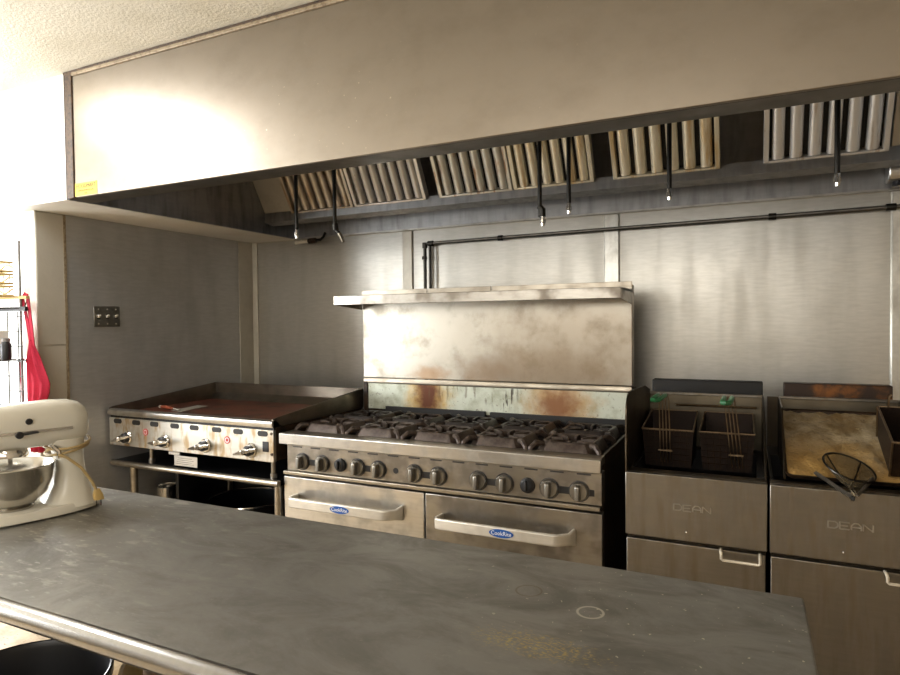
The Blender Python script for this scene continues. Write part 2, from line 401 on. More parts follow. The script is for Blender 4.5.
# far left wall with two window openings
W1 = (-3.55, -1.1, .75, 2.35); W2 = (-.25, 1.05, .8, 2.35)
m = MB()
for y0, y1, z0, z1 in ((YF, W1[0], 0, ZC), (W1[1], W2[0], 0, ZC), (W2[1], YB, 0, ZC), (W1[0], W1[1], 0, W1[2]), (W1[0], W1[1], W1[3], ZC), (W2[0], W2[1], 0, W2[2]), (W2[0], W2[1], W2[3], ZC)):
    m.box(XL - .1, XL, y0, y1, z0, z1)
struct(m.build('wall_left', 'white_paint'))
for k, W in enumerate((W1, W2)):
    m = MB(); y0, y1, z0, z1 = W; f = .05
    m.box(XL - .08, XL + .01, y0, y0 + f, z0, z1).box(XL - .08, XL + .01, y1 - f, y1, z0, z1).box(XL - .08, XL + .01, y0 + f, y1 - f, z0, z0 + f).box(XL - .08, XL + .01, y0 + f, y1 - f, z1 - f, z1)
    ym = (y0 + y1) / 2; m.box(XL - .07, XL, ym - .025, ym + .025, z0 + f, z1 - f)
    w = struct(m.build('window_%d' % (k + 1), 'white_paint', None, .003))
    B(XL - .05, XL - .045, y0 + f, y1 - f, z0 + f, z1 - f).build('glass_pane', 'glass', w)
# stub wall at the griddle, clad in steel
wp = struct(B(-1.335, -1.237, -.36, YB, 0, 2.037).build('wall_partition', 'beige_paint'))
B(-1.237, -1.232, -.21, YB - .004, .02, 2.034).build('steel_panel', 'left_wall_steel', wp)
B(-1.239, -1.231, -.362, -.216, 1.352, 2.03).build('post_board', 'beige_paint', wp, .003)
B(-1.239, -1.2325, -.362, -.22, .02, 1.346).build('post_board', 'beige_paint', wp, .003)
B(-1.338, -1.234, -.366, -.3605, .02, 2.037).build('end_board', 'white_paint', wp, .002)
B(-1.2325, -1.229, -.222, -.208, .02, 2.034).build('panel_edge_strip', 'tan_edge', wp)
MB().prism([(-1.232, 1.03), (-1.226, 1.03), (-1.224, 1.16), (-1.21, 1.1615), (-1.185, 1.166), (-1.185, 1.1755), (-1.232, 1.1755)], 'z', .02, 2.034).build('corner_trim', 'trim_steel', wp, .002)
sf = struct(B(-1.46, -.84, -.455, YB, 2.037, ZC).build('wall_soffit', 'white_paint'))

# ------------------------------------------------------------------ range hood
hx0, hx1, hy, hz = -.84, 2.70, -.47, 2.037
hood = thing('range_hood', 'long stainless steel exhaust hood hanging over the whole cooking line', 'range hood', (.9, hy, hz))
B(-.755, hx1, hy, hy + .015, hz, 2.585).build('front_panel', 'fascia', hood, .003)
B(-.80, -.755, hy - .006, hy + .015, hz - .002, 2.6).build('corner_trim', 'brown_edge', hood, .003)['label'] = 'dark brown upright edge trim'
B(-.82, -.80, hy, hy + .02, hz, 2.6).build('corner_edge', 'dark_brown', hood, .002)
B(-.755, hx1, hy - .008, hy + .01, 2.585, 2.6).build('top_trim', 'tan_edge', hood, .003)
B(-.82, hx1, hy - .002, hy + .012, 2.6, 2.613).build('top_edge', 'brown_edge', hood, .002)
B(-.82, hx1, hy + .015, hy + .125, hz, hz + .012).build('bottom_flange', 'flange', hood, .002)
B(-.838, -.822, hy + .02, 1.16, hz + .001, 2.6).build('side_panel', 'hood_dark', hood)
B(2.68, 2.70, hy + .015, 1.16, hz, 2.6).build('side_panel', 'hood_inner', hood)
B(-.82, 2.68, 1.15, 1.165, hz - .004, 2.6).build('back_panel', 'hood_inner', hood)
B(-.82, 2.68, 1.132, 1.15, hz - .006, hz + .004).build('back_lip', 'steel_light', hood, .001)
B(-.82, 2.68, hy + .015, 1.15, 2.598, 2.606).build('top_panel', 'hood_inner', hood)
MB().prism([(.845, 2.165), (.845, 2.107), (.93, 2.095), (.93, 2.15), (.925, 2.15), (.925, 2.1), (.85, 2.112), (.85, 2.165)], 'x', -.82, 2.68).build('grease_trough', 'hood_inner', hood)
FB = Vector((0, .872, 2.166)); FD = Vector((0, -.5, .866)); FN = Vector((0, -.866, -.5))      # filter plane: foot, up-slope, outward
def fp(x, s, d): return (Vector((x, 0, 0)) + FB + FD * s + FN * d)
def slab(m, x0, x1, s0, s1, d0, d1):
    m.loft([[fp(x0, s0, d0), fp(x1, s0, d0), fp(x1, s0, d1), fp(x0, s0, d1)], [fp(x0, s1, d0), fp(x1, s1, d0), fp(x1, s1, d1), fp(x0, s1, d1)]])
    return m
FL = .47
for x0, x1 in ((-.82, -.598), (2.562, 2.68)):
    slab(MB(), x0, x1, 0, FL, 0, .02).build('filler_panel', 'trim_steel', hood, .002)
def hood_filter(x0, x1, n, mat):
    m = MB()
    slab(m, x0, x0 + .022, 0, FL, .0, .045); slab(m, x1 - .022, x1, 0, FL, .0, .045)
    slab(m, x0, x1, 0, .012, 0, .045); slab(m, x0, x1, FL - .02, FL, 0, .045)
    fr = m.build('grease_filter', mat, hood, .003)
    w = (x1 - x0 - .044); p = w / n
    m = MB()
    for k in range(n):
        cx = x0 + .022 + p * (k + .5); h = p * .35
        prof = [(-h, .004), (-h, .026), (-h * .75, .036), (-h * .3, .041), (h * .3, .041), (h * .75, .036), (h, .026), (h, .004)]
        m.loft([[fp(cx + a, .0135, d) for a, d in prof], [fp(cx + a, FL - .021, d) for a, d in prof]])
    m.build('baffles', mat, fr, 0, 50)
    m = MB()
    for k in range(n + 1):
        cx = x0 + .022 + p * k
        slab(m, max(x0 + .023, cx - p * .28), min(x1 - .023, cx + p * .28), .0135, FL - .021, .0005, .003)
    m.build('rear_baffles', 'black', fr)  # black paints the shade between the filter ridges
    for hx in (x0 + .011, x1 - .011):
        b = [fp(hx, .36, .046), fp(hx, .345, .062), fp(hx, .30, .062), fp(hx, .285, .046)]
        MB().tube(b, .004, 6).build('handle', 'pipe', fr)
for a in ((-.59, -.118, 7, 'filt_a'), (-.112, .375, 7, 'filt_b'), (.457, .892, 6, 'filt_c'), (.898, 1.325, 6, 'filt_d'), (1.418, 1.905, 6, 'filt_d'), (2.083, 2.552, 6, 'filt_e')): hood_filter(*a)
lb = B(-.752, -.602, hy - .0015, hy, hz + .004, hz + .062).build('nameplate', 'yellow_plate', hood)
m = MB().text('HOODMART', .026, onface(-.677, hy - .0018, hz + .046), .0003, .9)
m.text('VENTILATION SYSTEMS', .0105, onface(-.677, hy - .0018, hz + .026), .0003).text('USA', .0105, onface(-.677, hy - .0018, hz + .013), .0003)
m.build('lettering', 'ink', lb)
hb = thing('hood_light', 'silver metal light housing under the right end of the hood', 'hood light', (2.625, 1.08, 2.05))
MB().prism([(-.0, 0), (.0, .07), (-.02, .1), (-.10, .1), (-.13, .07), (-.14, .0)], 'x', 2.585, 2.675).build('x', 'steel_light') if 0 else None
MB().prism([(1.03, 2.085), (1.045, 2.06), (1.13, 2.06), (1.13, 2.15), (1.05, 2.15), (1.03, 2.13)], 'x', 2.585, 2.675).build('housing', 'steel_light', hb, .006)
MB().cyl((2.63, 1.08, 2.06), (2.63, 1.08, 2.035), .025, .028).build('lamp_socket', 'steel_dark', hb, .002)

# fire suppression drops
def drop(x, y, zb, kind):
    t = thing('suppression_nozzle', 'n', 'nozzle', (x, y, 2.59), 'fire suppression nozzles hanging inside the hood')
    if kind == 'bent':
        path = [(x, y, 2.595), (x, y, zb + .085), (x + .006, y, zb + .07), (x + .028, y, zb + .052)]
        MB().tube(path, .0095, 10).build('drop_pipe', 'pipe', t, 0)
        MB().cyl((x, y, zb + .105), (x + .006, y, zb + .07), .015).build('elbow', 'pipe', t, .002)
        MB().tube([(x + .026, y, zb + .054), (x + .04, y, zb + .03), (x + .05, y, zb + .008)], [.012, .011, .008], 10).build('nozzle_tip', 'chrome', t)
    else:
        MB().cyl((x, y, 2.595), (x, y, zb + .04), .0095, n=12).build('drop_pipe', 'pipe', t)
        if kind == 'elbow': MB().tube([(x - .004, y, zb + .085), (x + .012, y, zb + .07), (x + .012, y, zb + .04)], .014, 10).build('elbow', 'pipe', t)
        MB().lathe([(.0, zb), (.008, zb), (.009, zb + .012), (.013, zb + .014), (.013, zb + .03), (.010, zb + .032), (.010, zb + .045), (0, zb + .045)], (x + (.012 if kind == 'elbow' else 0), y, 0), 'z', 14).build('nozzle_tip', 'chrome', t)
    MB().lathe([(.0, 2.585), (.03, 2.585), (.03, 2.597), (0, 2.597)], (x, y, 0)).build('escutcheon', 'steel_dark', t)
    return t
for x, y, zb, k, l in ((-.116, .3, 1.897, 'plain', 'black pipe with straight silver nozzle, furthest left under the hood'), (.128, .3, 1.85, 'bent', 'black pipe whose silver nozzle bends sideways, above the left end of the range'),
                       (1.207, .3, 1.862, 'elbow', 'black pipe with a knobbly black elbow above its nozzle, over the middle of the shelf'), (1.335, .3, 1.905, 'plain', 'slim straight black pipe and nozzle, next right of the elbowed one'),
                       (1.74, .3, 1.925, 'plain', 'straight black pipe and nozzle in front of the cream-stained filter, above the left fryer'), (2.31, .3, 1.922, 'plain', 'straight black pipe and brassy nozzle in front of the clean silver filter, furthest right')):
    drop(x, y, zb, k)['label'] = l

# gas pipe along the back wall
gp = thing('wall_pipe', 'dark iron pipe along the back wall, turning down behind the range shelf', 'pipe', (1.4, 1.13, 1.945))
MB().tube([(2.69, 1.135, 1.955), (2.3, 1.135, 1.952), (1.4, 1.135, 1.947), (.245, 1.135, 1.938)], .0105, 10).build('horizontal_run', 'iron_pipe', gp)
MB().tube([(.25, 1.135, 1.938), (.226, 1.135, 1.937), (.203, 1.135, 1.93), (.203, 1.135, 1.9), (.203, 1.135, .6)], .0105, 10).build('vertical_run', 'pipe', gp)
MB().cyl((.238, 1.135, 1.925), (.238, 1.135, .6), .008, n=10).build('vertical_run', 'pipe', gp)
for p0, p1 in (((.262, 1.135, 1.938), (.225, 1.135, 1.938)), ((.203, 1.135, 1.945), (.203, 1.135, 1.91)), ((.69, 1.135, 1.941), (.72, 1.135, 1.941)), ((2.11, 1.135, 1.951), (2.145, 1.135, 1.951)), ((2.59, 1.135, 1.955), (2.63, 1.135, 1.955)), ((.2, 1.135, 1.86), (.2, 1.135, 1.84))):
    MB().cyl(p0, p1, .0165, n=12).build('coupling', 'pipe', gp, .002)
gp2 = None
vp = MB().cyl((-.77, 1.09, 2.0), (-.66, 1.09, 2.006), .012, n=12).build('pipe_stub', 'white_metal', hood)
MB().cyl((-.66, 1.09, 2.006), (-.60, 1.09, 2.008), .018, n=10).build('fitting', 'dark_brown', vp, .003)
MB().tube([(-.60, 1.09, 2.008), (-.56, 1.09, 2.008), (-.56, 1.12, 2.03), (-.56, 1.14, 2.06)], .009, 8).build('pipe_end', 'pipe', vp)

# light switch
ls = thing('light_switch', 'three-gang steel light switch plate on the dark steel side wall', 'light switch', (-1.231, .015, 1.5))
B(-1.232, -1.226, -.064, .094, 1.443, 1.558).build('plate', 'knob_grey', ls, .003)
for k in range(3):
    yy = -.064 + .158 * (k + .5) / 3 * 1.0
    B(-1.226, -1.2252, yy - .009, yy + .009, 1.487, 1.513).build('slot', 'black', ls)
    MB().prism([(-1.226, 1.492), (-1.226, 1.508), (-1.211, 1.512), (-1.211, 1.503)], 'y', yy - .006, yy + .006).build('toggle', 'white_metal', ls, .001)
    for z in (1.46, 1.541): MB().cyl((-1.227, yy, z), (-1.2245, yy, z), .004, n=10).build('screw', 'white_metal', ls)

# ------------------------------------------------------------------ griddle and its stand
gx0, gx1 = -1.212, -.032
gr = thing('griddle', 'wide flat-top gas griddle with red-brown plate and stained steel front', 'griddle', ((gx0 + gx1) / 2, .4, .78))
B(gx0 + .004, gx1 - .004, .022, .78, .785, .95).build('body', 'dark_brown', gr, .003)
fpn = B(gx0, gx1, 0, .02, .783, .937).build('front_panel', 'griddle_face', gr, .003)
B(gx0 + .003, gx1 - .003, .008, .02, .937, .949).build('shadow_gap', 'black', gr)
MB().prism([(-.004, .95), (-.010, .962), (-.008, .98), (.004, .987), (.03, .985), (.05, .955), (.05, .95)], 'x', gx0, gx1).build('front_trough', 'steel_light', gr, .002)
B(gx0 + .02, gx1 - .02, .055, .755, .94, .958).build('griddle_plate', 'griddle_plate', gr, .003)
for x in (gx0, gx1 - .012):
    MB().prism([(0.0, .95), (0.0, .99), (.02, .996), (.78, 1.064), (.78, .95)], 'x', x, x + .012).build('side_splash', 'griddle_splash', gr, .002)
B(gx0 + .012, gx1 - .012, .768, .78, .95, 1.064).build('back_splash', 'griddle_splash', gr, .002)
MB().prism([(.72, .958), (.768, .958), (.768, 1.0)], 'x', gx0 + .012, gx1 - .012).build('rear_cove', 'griddle_splash', gr)
for x in (-1.139, -.99, -.849, -.695, -.554, -.398, -.255, -.098):
    MB().prism(rrect(x - .032, x + .032, .906, .932, .012), 'y', -.0012, .001).build('vent_slot', 'black', gr)
def griddle_knob(x, z, ang):
    b = MB().lathe([(.0, -.002), (.034, -.002), (.036, -.006), (.030, -.012), (0, -.012)], (x, 0, z), 'y', 28).build('knob_bezel', 'chrome', gr)
    k = MB().lathe([(.0, -.012), (.026, -.012), (.026, -.03), (.02, -.036), (0, -.037)], (x, 0, z), 'y', 28).build('knob', 'black_plastic', gr)
    R = Matrix.Translation((x, 0, z)) @ Matrix.Rotation(ang, 4, 'Y') @ Matrix.Scale(1.22, 4)
    mm = MB(R).loft([[(-.012, -.036, -.007), (-.012, -.036, .007), (-.012, -.05, .006), (-.012, -.05, -.006)], [(.0, -.036, -.014), (.0, -.036, .014), (.0, -.058, .01), (0, -.058, -.01)], [(.06, -.034, -.004), (.06, -.034, .004), (.06, -.042, .003), (.06, -.042, -.003)]])
    mm.loft([[(-.014, -.034, -.01), (-.014, -.034, .01), (-.014, -.05, .007), (-.014, -.05, -.007)], [(-.058, -.032, -.004), (-.058, -.032, .004), (-.058, -.042, .003), (-.058, -.042, -.003)]])
    mm.build('lever', 'chrome', k, .002)
    MB(R).lathe([(0, -.036), (.012, -.036), (.010, -.048), (0, -.05)], (0, 0, 0), 'y', 18).build('cap', 'white_metal', k)
    return k
for x, a in ((-1.06, 2.9), (-.77, 3.05), (-.475, 2.95), (-.173, 2.9)): griddle_knob(x, .833, a)
for x in (-.917, -.328):
    b = MB().lathe([(0, -.0015), (.019, -.0015), (.019, .001)], (x, 0, .872), 'y', 24).build('badge', 'red', gr)
    m = MB().lathe([(.009, -.0022), (.013, -.0022)], (x, 0, .872), 'y', 24); m.build('badge_mark', 'white_ink', b)
B(-.099, -.062, -.003, .001, .832, .882).build('rocker_switch', 'black_plastic', gr, .002)
for z in (.922, .822): MB().cyl((-.042, .002, z), (-.042, -.004, z), .007, n=12).build('screw', 'dark_brown', gr)
m = B(-.70, -.535, -.003, 0.0, .713, .766).build('data_plate', 'steel_light', gr)
B(-.74, -.66, -.004, .006, .768, .782).build('plate_bracket', 'steel_light', gr)
m2 = MB()
for k in range(4): m2.box(-.685 + .004 * k, -.56 - .012 * (k % 2), -.0036, -.003, .722 + .01 * k, .7255 + .01 * k)
m2.build('plate_print', 'knob_grey', m)
for x in (-.935, -.078):
    for y in (.05, .72): MB().lathe([(0, .695), (.017, .695), (.017, .715), (.012, .72), (.012, .785), (0, .785)], (x, y, 0), 'z', 14).build('leg', 'steel', gr)

st = thing('equipment_stand', 'dark steel stand with rounded front rail carrying the griddle', 'stand', (-.61, .4, 0))
B(-1.205, -.012, .02, .80, .667, .695).build('top', 'black_gloss', st, .003)
MB().tube([(-1.205, .012, .681), (-.012, .012, .681)], .0165, 14).build('front_rail', 'steel_warm', st)
for x in (-1.075, -.045):
    for y in (.045, .75):
        MB().lathe([(0, 0), (.02, 0), (.026, .02), (.021, .06), (.021, .667), (0, .667)], (x, y, 0), 'z', 18).build('leg', 'steel_warm', st)
B(-1.19, -.03, .03, .78, .17, .2).build('undershelf', 'steel_dark', st, .003)
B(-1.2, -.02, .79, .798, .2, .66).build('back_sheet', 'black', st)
pt = thing('stock_pot', 'big dark round pot with a shiny rim on the shelf under the griddle', 'pot', (-.57, .39, .2))
MB().lathe([(0, .2), (.2, .2), (.215, .22), (.215, .44), (.222, .447), (.218, .452), (.21, .445), (.21, .225), (0, .21)], (-.57, .39, 0), 'z', 56).build('body', 'pot_dark', pt)
MB().tube([(-.57 + .219 * math.cos(2 * PI * k / 56), .39 + .219 * math.sin(2 * PI * k / 56), .452) for k in range(56)], .006, 8, True).build('rim', 'chrome', pt)
MB().tube([(-.45, .20, .40), (-.44, .16, .40), (-.37, .185, .40), (-.38, .235, .40)], .006, 8).build('handle', 'steel', pt)
cn = thing('canister', 'small shiny metal canister on the shelf under the griddle, left of the pot', 'canister', (-1.12, .28, .2))
MB().lathe([(0, .2), (.055, .2), (.055, .49), (.058, .495), (.052, .50), (.05, .49), (.05, .22), (0, .21)], (-1.1, .28, 0), 'z', 28).build('body', 'chrome', cn)
B(-1.1, -.995, .36, .375, .2, .5).build('x', 'brown_edge') if 0 else None
MB().tube([(-1.045, .28, .42), (-1.005, .28, .41), (-1.005, .28, .32), (-1.045, .28, .3)], .006, 8).build('handle', 'pipe', cn)
sp2 = tag(MB().prism(rrect(.22, .6, .2, .62, .03), 'x', -.955, -.935).build('baking_tray', 'steel_dark', None, .003, loc=(-.945, .4, .2)), 'grey metal tray standing on edge under the griddle between canister and pot', 'tray')

sp = thing('spatula', 'metal spatula with red-brown handle lying on the griddle plate', 'spatula', (-.93, .25, .958))
MB().tube([(-1.075, .235, .972), (-1.03, .228, .974), (-.955, .215, .970)], [.009, .011, .008], 10).build('handle', 'spat_handle', sp)['label'] = 'red-brown handle'
MB().tube([(-1.09, .237, .972), (-1.073, .2345, .972)], [.009, .010], 10).build('handle_cap', 'white_metal', sp)
MB().tube([(-.955, .215, .970), (-.92, .225, .963)], .005, 8).build('shank', 'steel', sp)
MB().loft([[(-.955, .20, .9585), (-.86, .195, .9585), (-.86, .195, .961), (-.955, .20, .961)], [(-1.0, .43, .9585), (-.91, .43, .9585), (-.91, .43, .9605), (-1.0, .43, .9605)]]).build('blade', 'trim_steel', sp)

# ------------------------------------------------------------------ ten burner range
RW = 1.524
rg = thing('gas_range', 'ten-burner stainless steel gas range with two ovens, tall back and overhead shelf', 'range', (.762, 0, 0))
B(.006, RW - .004, .075, .74, .15, .90).build('body', 'dark_brown', rg, .003)
B(0, RW + .005, 0, .03, .877, .93).build('front_lip', 'steel_light', rg, .004)
B(.004, RW + .001, .03, .095, .90, .929).build('front_ledge', 'steel_warm', rg, .002)
for x in (.0, RW - .012): B(x, x + .012, .095, .742, .88, .93).build('side_rim', 'dark_brown', rg, .002)
B(.012, RW - .012, .095, .742, .885, .905).build('drip_tray', 'black', rg)
B(.034, RW + .004, .02, .075, .752, .877).build('control_panel', 'steel', rg, .002)
B(.02, RW, .004, .075, .733, .750).build('drip_rail', 'steel_warm', rg, .003)
vs0 = B(.069, .123, .0185, .0205, .864, .8695).build('vent_slot', 'black', rg)
for k in range(1, 14): dup(vs0, (.105 * k, 0, 0), rg)
for x0, x1, n in ((0.003, .765, 0), (.772, RW + .003, 1)):
    d = B(x0, x1, .03, .073, .2, .718).build('oven_door', 'steel_light' if n == 0 else 'steel', rg, .004)  # left door in paler steel: light from the left put into its colour
    a, b = x0 + .092, x1 - .10
    path = [(a - .008, .03), (a - .012, -.02), (a - .006, -.036), (a + .01, -.042), (b - .075, -.042), (b - .055, -.038), (b - .018, -.008), (b - .006, .03)]
    rings = []
    for i, (px, py) in enumerate(path):
        q0 = Vector(path[max(i - 1, 0)]); q1 = Vector(path[min(i + 1, len(path) - 1)]); tt = (q1 - q0).normalized(); nn = Vector((-tt.y, tt.x))
        h = .023; th = .008
        if i == len(path) - 1: h = .034
        rings.append([(px - nn.x * th, py - nn.y * th, .618 - h), (px + nn.x * th, py + nn.y * th, .618 - h), (px + nn.x * th, py + nn.y * th, .618 + h), (px - nn.x * th, py - nn.y * th, .618 + h)])
    MB().loft(rings).build('handle', 'handle', d, .006, seg=3)
    bx = x0 + .378
    yb = -.0515
    bd = MB().prism([(bx + .051 * math.cos(2 * PI * k / 36), .6185 + .0165 * math.sin(2 * PI * k / 36)) for k in range(36)], 'y', yb, yb + .003).build('badge', 'blue_badge', d)
    m = MB().text('CookRite', .023, onface(bx, yb - .0006, .6185) @ Matrix.Shear('XZ', 4, (0, 0)), .0004, .95)
    m.build('badge_lettering', 'white_ink', d)
B(.02, RW - .02, .08, .1, .03, .17).build('kick_plate', 'steel_dark', rg)
for x in (.06, RW - .06):
    for y in (.12, .68): MB().lathe([(0, 0), (.022, 0), (.022, .12), (.03, .15), (0, .15)], (x, y, 0), 'z', 16).build('leg', 'steel', rg)
def range_knob(x, z=.8):
    k = MB().lathe([(0, .019), (.036, .019), (.036, .008), (.032, .003), (0, .003)], (x, 0, z), 'y', 30).build('knob', 'knob_grey', rg)
    MB().loft([[(x - .011, .004, z - .03), (x + .011, .004, z - .03), (x + .011, .004, z + .03), (x - .011, .004, z + .03)], [(x - .009, -.026, z - .029), (x + .009, -.026, z - .029), (x + .009, -.022, z + .026), (x - .009, -.022, z + .026)]]).build('grip', 'knob_grey', k, .005, seg=3)
    MB().lathe([(.037, .0185), (.041, .0185), (.041, .0165), (.037, .0165)], (x, 0, z), 'y', 30).build('bezel', 'steel_dark', k)
    return k
KX = (.126, .241, .436, .546, .727, .843, 1.026, 1.14, 1.326, 1.443)
for x in KX: range_knob(x)
for a, b in zip(KX[::2], KX[1::2]): B(a + .02, b - .02, .0175, .0205, .785, .812).build('knob_plate', 'black', rg)
B(1.46, 1.5, .0175, .0205, .786, .810).build('knob_plate', 'black', rg)
for x in (.343, 1.237):
    k = MB().lathe([(0, .019), (.031, .019), (.029, .008), (.02, .0), (0, -.002)], (x, 0, .802), 'y', 28).build('thermostat_knob', 'black_plastic', rg)
    B(x - .005, x + .005, -.014, .002, .785, .824).build('pointer', 'black_plastic', k, .003)
MB().lathe([(0, .0185), (.013, .0185), (.013, .021)], (.634, 0, .803), 'y', 20).build('igniter_hole', 'black', rg)

# grates and burners
def octo(h, c, z0, z1):
    return [(-h + c, -h), (h - c, -h), (h, -h + c), (h, h - c), (h - c, h), (-h + c, h), (-h, h - c), (-h, -h + c)]
def make_grate(cx, cy, mat):
    h = .128; zt = .960
    T = Matrix.Translation((cx, cy, 0))
    m = MB(T)
    o = octo(h, .034, 0, 0); ot = octo(h - .018, .034, 0, 0); i1 = octo(h - .034, .03, 0, 0)
    m.loft([[(x, y, .916) for x, y in o], [(x, y, zt - .004) for x, y in ot], [(x, y, zt) for x, y in octo(h - .024, .033, 0, 0)], [(x, y, zt - .003) for x, y in i1], [(x, y, .92) for x, y in octo(h - .03, .03, 0, 0)]], True, False)
    g = m.build('grate', mat, rg, .002)
    for k in range(8):
        a = k * PI / 4 + PI / 8 * 0
        L = .098 if k % 2 == 0 else .112
        mm = MB(T @ Matrix.Rotation(a, 4, 'Z'))
        mm.loft([[(.04, -.006, .935), (.04, .006, .935), (.04, .005, zt - .004), (.04, -.005, zt - .004)], [(.07, -.007, .934), (.07, .007, .934), (.07, .006, zt), (.07, -.006, zt)], [(L, -.009, .93), (L, .009, .93), (L, .008, zt - .001), (L, -.008, zt - .001)]])
        mm.build('finger', mat, g, .002)
    for sx in (-1, 1):
        for sy_ in (-1, 1):
            MB(T).tube([(sx * .098, sy_ * .098, .95), (sx * .122, sy_ * .122, .952), (sx * .139, sy_ * .139, .935), (sx * .144, sy_ * .144, .905)], [.011, .013, .012, .009], 8).build('foot', mat, g)
    return g
def make_burner(cx, cy):
    return MB().lathe([(0, .905), (.055, .905), (.052, .92), (.038, .93), (.038, .936), (.018, .94), (0, .94)], (cx, cy, 0), 'z', 28).build('burner', 'cast_iron', rg)
g0 = make_grate(.162, .245, 'rusty_iron'); g1 = make_grate(.162, .54, 'cast_iron'); b0 = make_burner(.162, .245); b1 = make_burner(.162, .54)
for c in range(5):
    if c:
        for o in (g0, g1, b0, b1): dup(o, (.3 * c, 0, 0), rg)
# backguard and shelf
B(-.002, RW - .002, .752, .86, .15, 1.12).build('flue_box', 'dark_brown', rg)
B(.028, RW - .012, .742, .752, .955, 1.103).build('splash_plate', 'splash', rg)['label'] = 'pale splash plate with rust-brown burn stains'
B(.0, .026, .735, .752, .93, 1.11).build('upright_edge', 'dark_brown', rg, .002)
B(.155, .765, .722, .741, .935, .974).build('rear_vent', 'black', rg); B(.795, 1.505, .722, .741, .935, .972).build('rear_vent', 'black', rg)
B(-.004, RW - .002, .742, .80, 1.134, 1.62).build('back_panel', 'backguard', rg, .003)
MB().prism([(.752, 1.098), (.738, 1.102), (.736, 1.112), (.742, 1.132), (.752, 1.132)], 'x', -.002, RW - .004).build('seam_lip', 'steel_warm', rg, .002)
B(-.010, RW, .475, .742, 1.583, 1.594).build('shelf', 'steel', rg, .002)
B(-.012, RW - .004, .470, .4755, 1.548, 1.597).build('shelf_lip', 'steel', rg, .002)
for x in (-.012, RW - .006): MB().prism([(.475, 1.548), (.742, 1.526), (.742, 1.60), (.475, 1.595)], 'x', x, x + .006).build('shelf_bracket', 'steel', rg)
for x0, x1 in ((-.006, .42), (.424, .80), (.804, 1.522)): B(x0, x1, .738, .746, 1.594, 1.636).build('shelf_riser', 'steel_warm', rg, .001)

